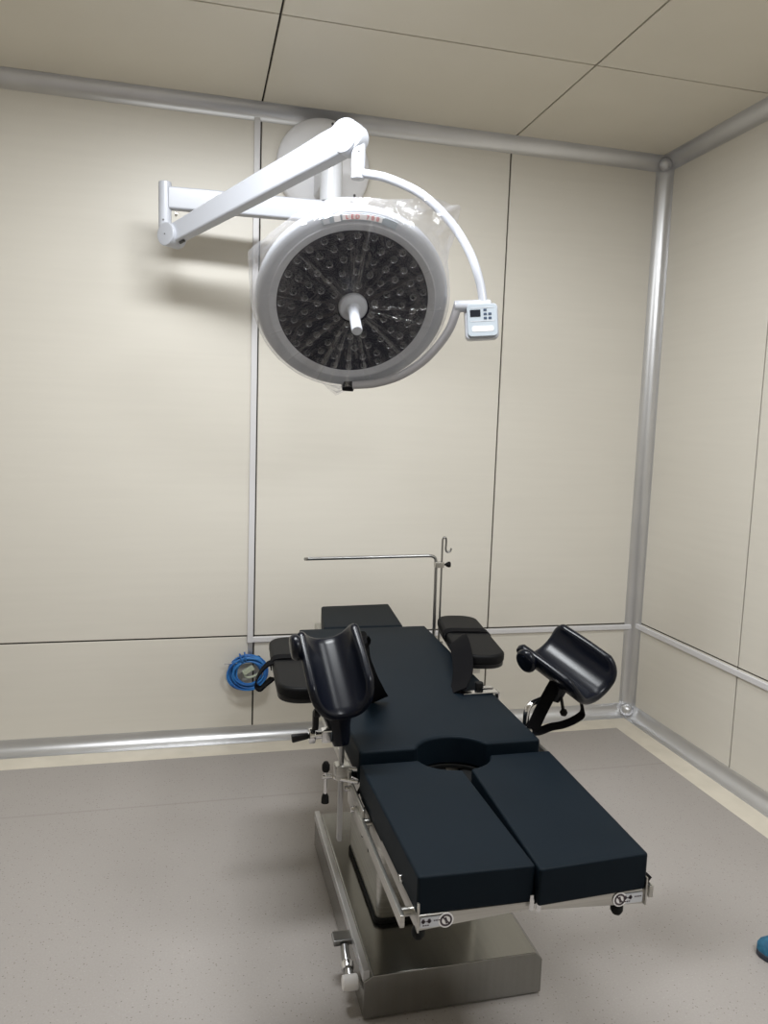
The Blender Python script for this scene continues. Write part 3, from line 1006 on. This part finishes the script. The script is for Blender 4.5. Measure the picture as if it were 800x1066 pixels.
# one LED, then ninety-nine copies
led0 = None
for rr_, n_, ph in ((.075, 10, .2), (.122, 16, .05), (.168, 21, .1), (.210, 25, 0), (.246, 28, .08)):
    for i in range(n_):
        a = ph + 2 * PI * i / n_
        px, py = rr_ * math.cos(a), rr_ * math.sin(a)
        if led0 is None:
            mb = MB(); mb.mi = 0
            mb.lathe([(.0122, -.0105), (.0119, -.0074), (.0108, -.0082), (.0100, -.0102)], mh, 16)
            mb.mi = 1
            mb.lathe([(.0100, -.0102), (.0080, -.0066), (.0045, -.0050), (0, -.0044)], mh, 16)
            led0 = mb.build('led_lens', [M['led'], M['led_dome']], lp)
            led = led0
        else:
            led = led0.copy(); COL.objects.link(led); led.parent = lp
        led.location = mh.to_3x3() @ V((px, py, 0))
# sterile handle
mb = MB(); mb.lathe([(.050, -.0105), (.050, .002), (.044, .010), (.024, .014), (0, .016)], mh @ Matrix.Translation((0, -.005, 0)), 40); mb.build('handle_flange', M['white'], lamp)
mb = MB(); mb.lathe([(0, .012), (.026, .014), (.021, .022), (.0185, .04), (.0185, .150), (.016, .158), (0, .160)], mh @ Matrix.Translation((0, -.005, 0)), 28); mb.build('handle', M['white'], lamp)


# name band on the white rim
def rim_h(r):
    for (r0, h0), (r1, h1) in zip(RIM, RIM[1:]):
        if r <= r1:
            return h0 + (h1 - h0) * (r - r0) / (r1 - r0)
    return RIM[-1][1]


def band(a0, a1, r0, r1, lift, name, material, parent, n=24):
    rows = []
    for (r, up_) in ((r0, -.002), (r0, lift), ((r0 + r1) / 2, lift), (r1, lift), (r1, -.002)):
        rows.append([mh @ V((r * math.cos(math.radians(a0 + (a1 - a0) * i / n)), r * math.sin(math.radians(a0 + (a1 - a0) * i / n)), rim_h(r) + up_ + .0015)) for i in range(n + 1)])
    mb = MB(); mb.grid(rows)
    return mb.build(name, material, parent, smooth=50)


nb = band(71, 117, .2965, .3185, .0016, 'name_band', M['greyplastic'], hs, 40)
band(80.5, 104.5, .3005, .3155, .0028, 'name_label', M['label'], nb, 24)
for i, ch in enumerate('LED 700'):
    if ch == ' ':
        continue
    a = math.radians(101.6 - i * 3.05)
    r = .3080
    er = V((math.cos(a), math.sin(a), 0)); et = V((math.sin(a), -math.cos(a), 0))
    upd = (er * .015 + V((0, 0, rim_h(.3155) - rim_h(.3005)))).normalized(); nrm = et.cross(upd)
    p = er * r + V((0, 0, (rim_h(.3155) + rim_h(.3005)) / 2 + .0045)) + nrm * .0006
    ml = Matrix.Identity(4)
    for k_, cvec in enumerate((et, upd, nrm)):
        ml[0][k_], ml[1][k_], ml[2][k_] = cvec
    ml.translation = p
    tb_ = text_mesh(ch, .0185, mh @ ml, .0004)
    tb_.build('letter', M['redtext'], nb, smooth=0)
# round emblem and white tick at the left of the band
band(112.3, 116.2, .2985, .3165, .0028, 'emblem', M['ring'], nb, 8)
band(105.6, 109.5, .2985, .3175, .0030, 'tick_mark', M['label'], nb, 6)
# pivot block at the foot of the rim
mb = MB(); mb.box((.008, -.352, -.050), (.052, -.300, -.006), .005, 2, mh); mb.build('pivot_block', M['blackplastic'], lamp)


# ---- plastic bag pulled over the head
def bag():
    random.seed(3)
    NPH = 300
    deg = math.radians
    outline = [(0, .343), (20, .345), (30, .352), (36, .372), (44, .432), (51, .480), (54, .458), (58, .446), (65, .408), (73, .378), (82, .356), (95, .349), (110, .352), (125, .346), (140, .352), (150, .362), (160, .387), (168, .366), (178, .352), (200, .345), (225, .343), (258, .345), (264, .374), (269, .396), (276, .368), (283, .360), (290, .345), (320, .343), (360, .343)]
    folds = [(random.randint(5, 9), random.random() * 6, .35), (random.randint(13, 19), random.random() * 6, .3), (random.randint(27, 39), random.random() * 6, .25), (67, 1.3, .15)]
    creases = [(deg(a), w_, hh) for a, w_, hh in ((252, .018, .011), (262, .012, .009), (274, .016, .012), (288, .012, .007), (228, .014, .006), (5, .014, .009), (-9, .012, .006), (35, .012, .006), (88, .014, .008), (99, .010, .006), (140, .014, .006), (176, .012, .005), (205, .012, .006), (320, .014, .007))]

    def R(ph):
        q = math.degrees(ph) % 360
        for (a0, r0), (a1, r1) in zip(outline, outline[1:]):
            if a0 <= q <= a1:
                return r0 + (r1 - r0) * (q - a0) / (a1 - a0)

    def wob(ph, k):
        return sum(am * math.sin(n * ph + p + k * .9) for n, p, am in folds)

    def cr(ph, r):
        t = 0
        for a, w_, hh in creases:
            d = abs((ph - a + PI) % (2 * PI) - PI) * r / .2
            t += hh * max(0, 1 - d / (w_ * 2))
        return t
    spec = [(.054, .016, .0015), (.075, .010, .002), (.10, .008, .003), (.14, .008, .0035), (.19, .008, .004), (.235, .008, .0035), (.268, .008, .003), (.290, .008, .002), (.306, .008, .0015), (.320, .006, .0015), (.332, -.006, .003), (.340, -.022, .004)]
    rows = []

    def ring(fr_, fh):
        rows.append([mh @ V((fr_(2 * PI * i / NPH) * math.cos(2 * PI * i / NPH), fr_(2 * PI * i / NPH) * math.sin(2 * PI * i / NPH), fh(2 * PI * i / NPH))) for i in range(NPH)])
    for k, (r, h, amp) in enumerate(spec):
        ring(lambda ph: r, lambda ph: h + abs(amp * wob(ph, k)) * 1.2 + (cr(ph, r) if .06 < r < .31 else 0))
    for t, h in ((.2, -.032), (.4, -.036), (.6, -.040), (.8, -.044), (1, -.048)):
        jit = [random.uniform(-1, 1) for _ in range(40)]

        def hh(ph):
            fl = min(1, max(0, (R(ph) - .352) / .06))
            q = ph / (2 * PI) * 40
            a, b = jit[int(q) % 40], jit[(int(q) + 1) % 40]
            return h + .006 * wob(ph, 5 + t) + fl * .026 * (a + (b - a) * (q % 1))
        ring(lambda ph: .341 + (R(ph) - .341) * t + .0015 * wob(ph, 3), hh)
    for t, h in ((.7, -.060), (.35, -.066), (.05, -.072)):
        ring(lambda ph: .343 + (R(ph) - .343) * t, lambda ph: h + .006 * wob(ph, 9))
    for r, h in ((.325, -.090), (.285, -.105), (.24, -.125), (.20, -.140)):
        ring(lambda ph: r, lambda ph: h - abs(.004 * wob(ph, 11)))
    mb = MB(); mb.grid(rows, True)
    o = mb.build('plastic_bag', M['film'], None, smooth=28)
    return tag(o, 'crumpled clear plastic bag wrapped around the round lamp head', 'plastic bag')


bag()

# ================================================================== BLUE CABLE ON THE WALL
cc = V((-2.112, -.045, .350))
hk = MB(); hk.tube(smooth_path([(-2.06, 0, .405), (-2.065, -.028, .405), (-2.09, -.048, .400), (-2.16, -.05, .398), (-2.225, -.05, .396)], 5), .004, 10)
hk.cyl((-2.06, 0, .405), (-2.06, -.004, .405), .012, 14)
tag(hk.build('wall_hook', M['chrome']), 'thin metal hook on the back wall holding the blue cable', 'hook')
coil = thing('cable_coil', (cc.x, cc.y, cc.z - .1), 'bright blue cable coiled on the back wall left of the table', 'cable')
random.seed(11)
mb = MB(); pts = []
turns, per = 15, 30
for i in range(turns * per):
    a = 2 * PI * i / per
    tnum = i / per
    rad = .060 + .030 * (.5 + .5 * math.sin(tnum * 2.4 + .3)) + .003 * math.sin(a * 2.3 + tnum)
    ydep = .016 * math.sin(tnum * 1.7 + 1) + .003 * math.sin(3 * a + tnum)
    ex = .006 * math.sin(tnum * 3.1); ez = -.006 * abs(math.sin(tnum * 2.2))
    pts.append(cc + V((rad * math.cos(a) * 1.02 + ex, ydep, rad * math.sin(a) * .93 + ez)))
mb.tube(pts, .0045, 7); mb.build('cable_loops', M['bluecable'], coil)
mb = MB()
for a in (1.75, 2.0):
    e = V((math.cos(a), 0, math.sin(a)))
    mb.tube([cc + e * (.076 + .021 * math.cos(t)) + V((0, .026 * math.sin(t), 0)) for t in [2 * PI * k / 14 for k in range(14)]], .004, 7, True)
mb.build('cable_tie', M['bluecable'], coil)
mb = MB(); mb.box((-.030, -.013, -.011), (.028, .013, .011), .004, 2, frame(cc + V((.002, -.006, .012)), (.85, 0, .5), (0, -1, 0)))
mb.tube(smooth_path([cc + V((-.02, 0, -.015)), cc + V((.0, -.004, -.026)), cc + V((.035, 0, -.02)), cc + V((.06, 0, 0))], 5), .006, 8)
mb.build('plug', M['plug'], coil)

# ================================================================== SHOE AT THE RIGHT EDGE OF THE FRAME
def shoe():
    root = thing('shoe', (-.60, -1.94, 0), 'toe of a blue shoe with dark sole on the floor at the right edge', 'shoe')
    toe = V((-.694, -1.848, 0)); back = V((.72, -.69, 0)).normalized(); sidev = V((0, 0, 1)).cross(back)
    # (distance from toe, half width, top height)
    st = [(0, .012, .030), (.008, .026, .042), (.025, .038, .052), (.055, .046, .060), (.095, .049, .072), (.130, .044, .088), (.165, .040, .100), (.21, .040, .098), (.245, .036, .090), (.262, .022, .070)]

    def shell(z0, zmap, grow):
        rows = []
        for dist, hw, top in st:
            row = []
            for k in range(17):
                a = PI * k / 16
                row.append(toe + back * dist + sidev * ((hw + grow) * math.cos(a)) + V((0, 0, z0 + zmap(top) * math.sin(a) ** .7)))
            rows.append(row)
        return rows
    mb = MB(); rows = shell(.014, lambda t: t - .014, 0); mb.grid(rows)
    mb.build('upper', M['shoeblue'], root, smooth=70)
    mb = MB()
    L_, R_ = [], []
    for dist, hw, top in st:
        L_.append(toe + back * dist + sidev * (hw + .003)); R_.append(toe + back * dist - sidev * (hw + .003))
    loop = L_ + R_[::-1]
    mb.prism([(p.x, p.y) for p in loop], 0, .018, .003, 2, None, 1.2); mb.build('sole', M['sole'], root)
    mb = MB(); cen = toe + back * .175
    mb.lathe([(.036, .06), (.037, .10), (.036, .15), (.038, .17), (.034, .17), (.032, .12)], Matrix.Translation(cen), 24); mb.build('sock', M['sock'], root)
    mb = MB(); mb.prism(rrect(.07, .024, .008), .0, .0, mtx=None) if False else None
    rows = []
    for dist, hw in ((.05, .0465), (.09, .0503), (.13, .046)):
        rows.append([toe + back * dist + sidev * ((hw + .0015) * math.cos(a)) + V((0, 0, .014 + .055 * math.sin(a) ** .7 * .8)) for a in (.25, .5, .8)])
    mb.grid(rows); mb.build('side_flash', M['paleshoe'], root, smooth=70)


shoe()
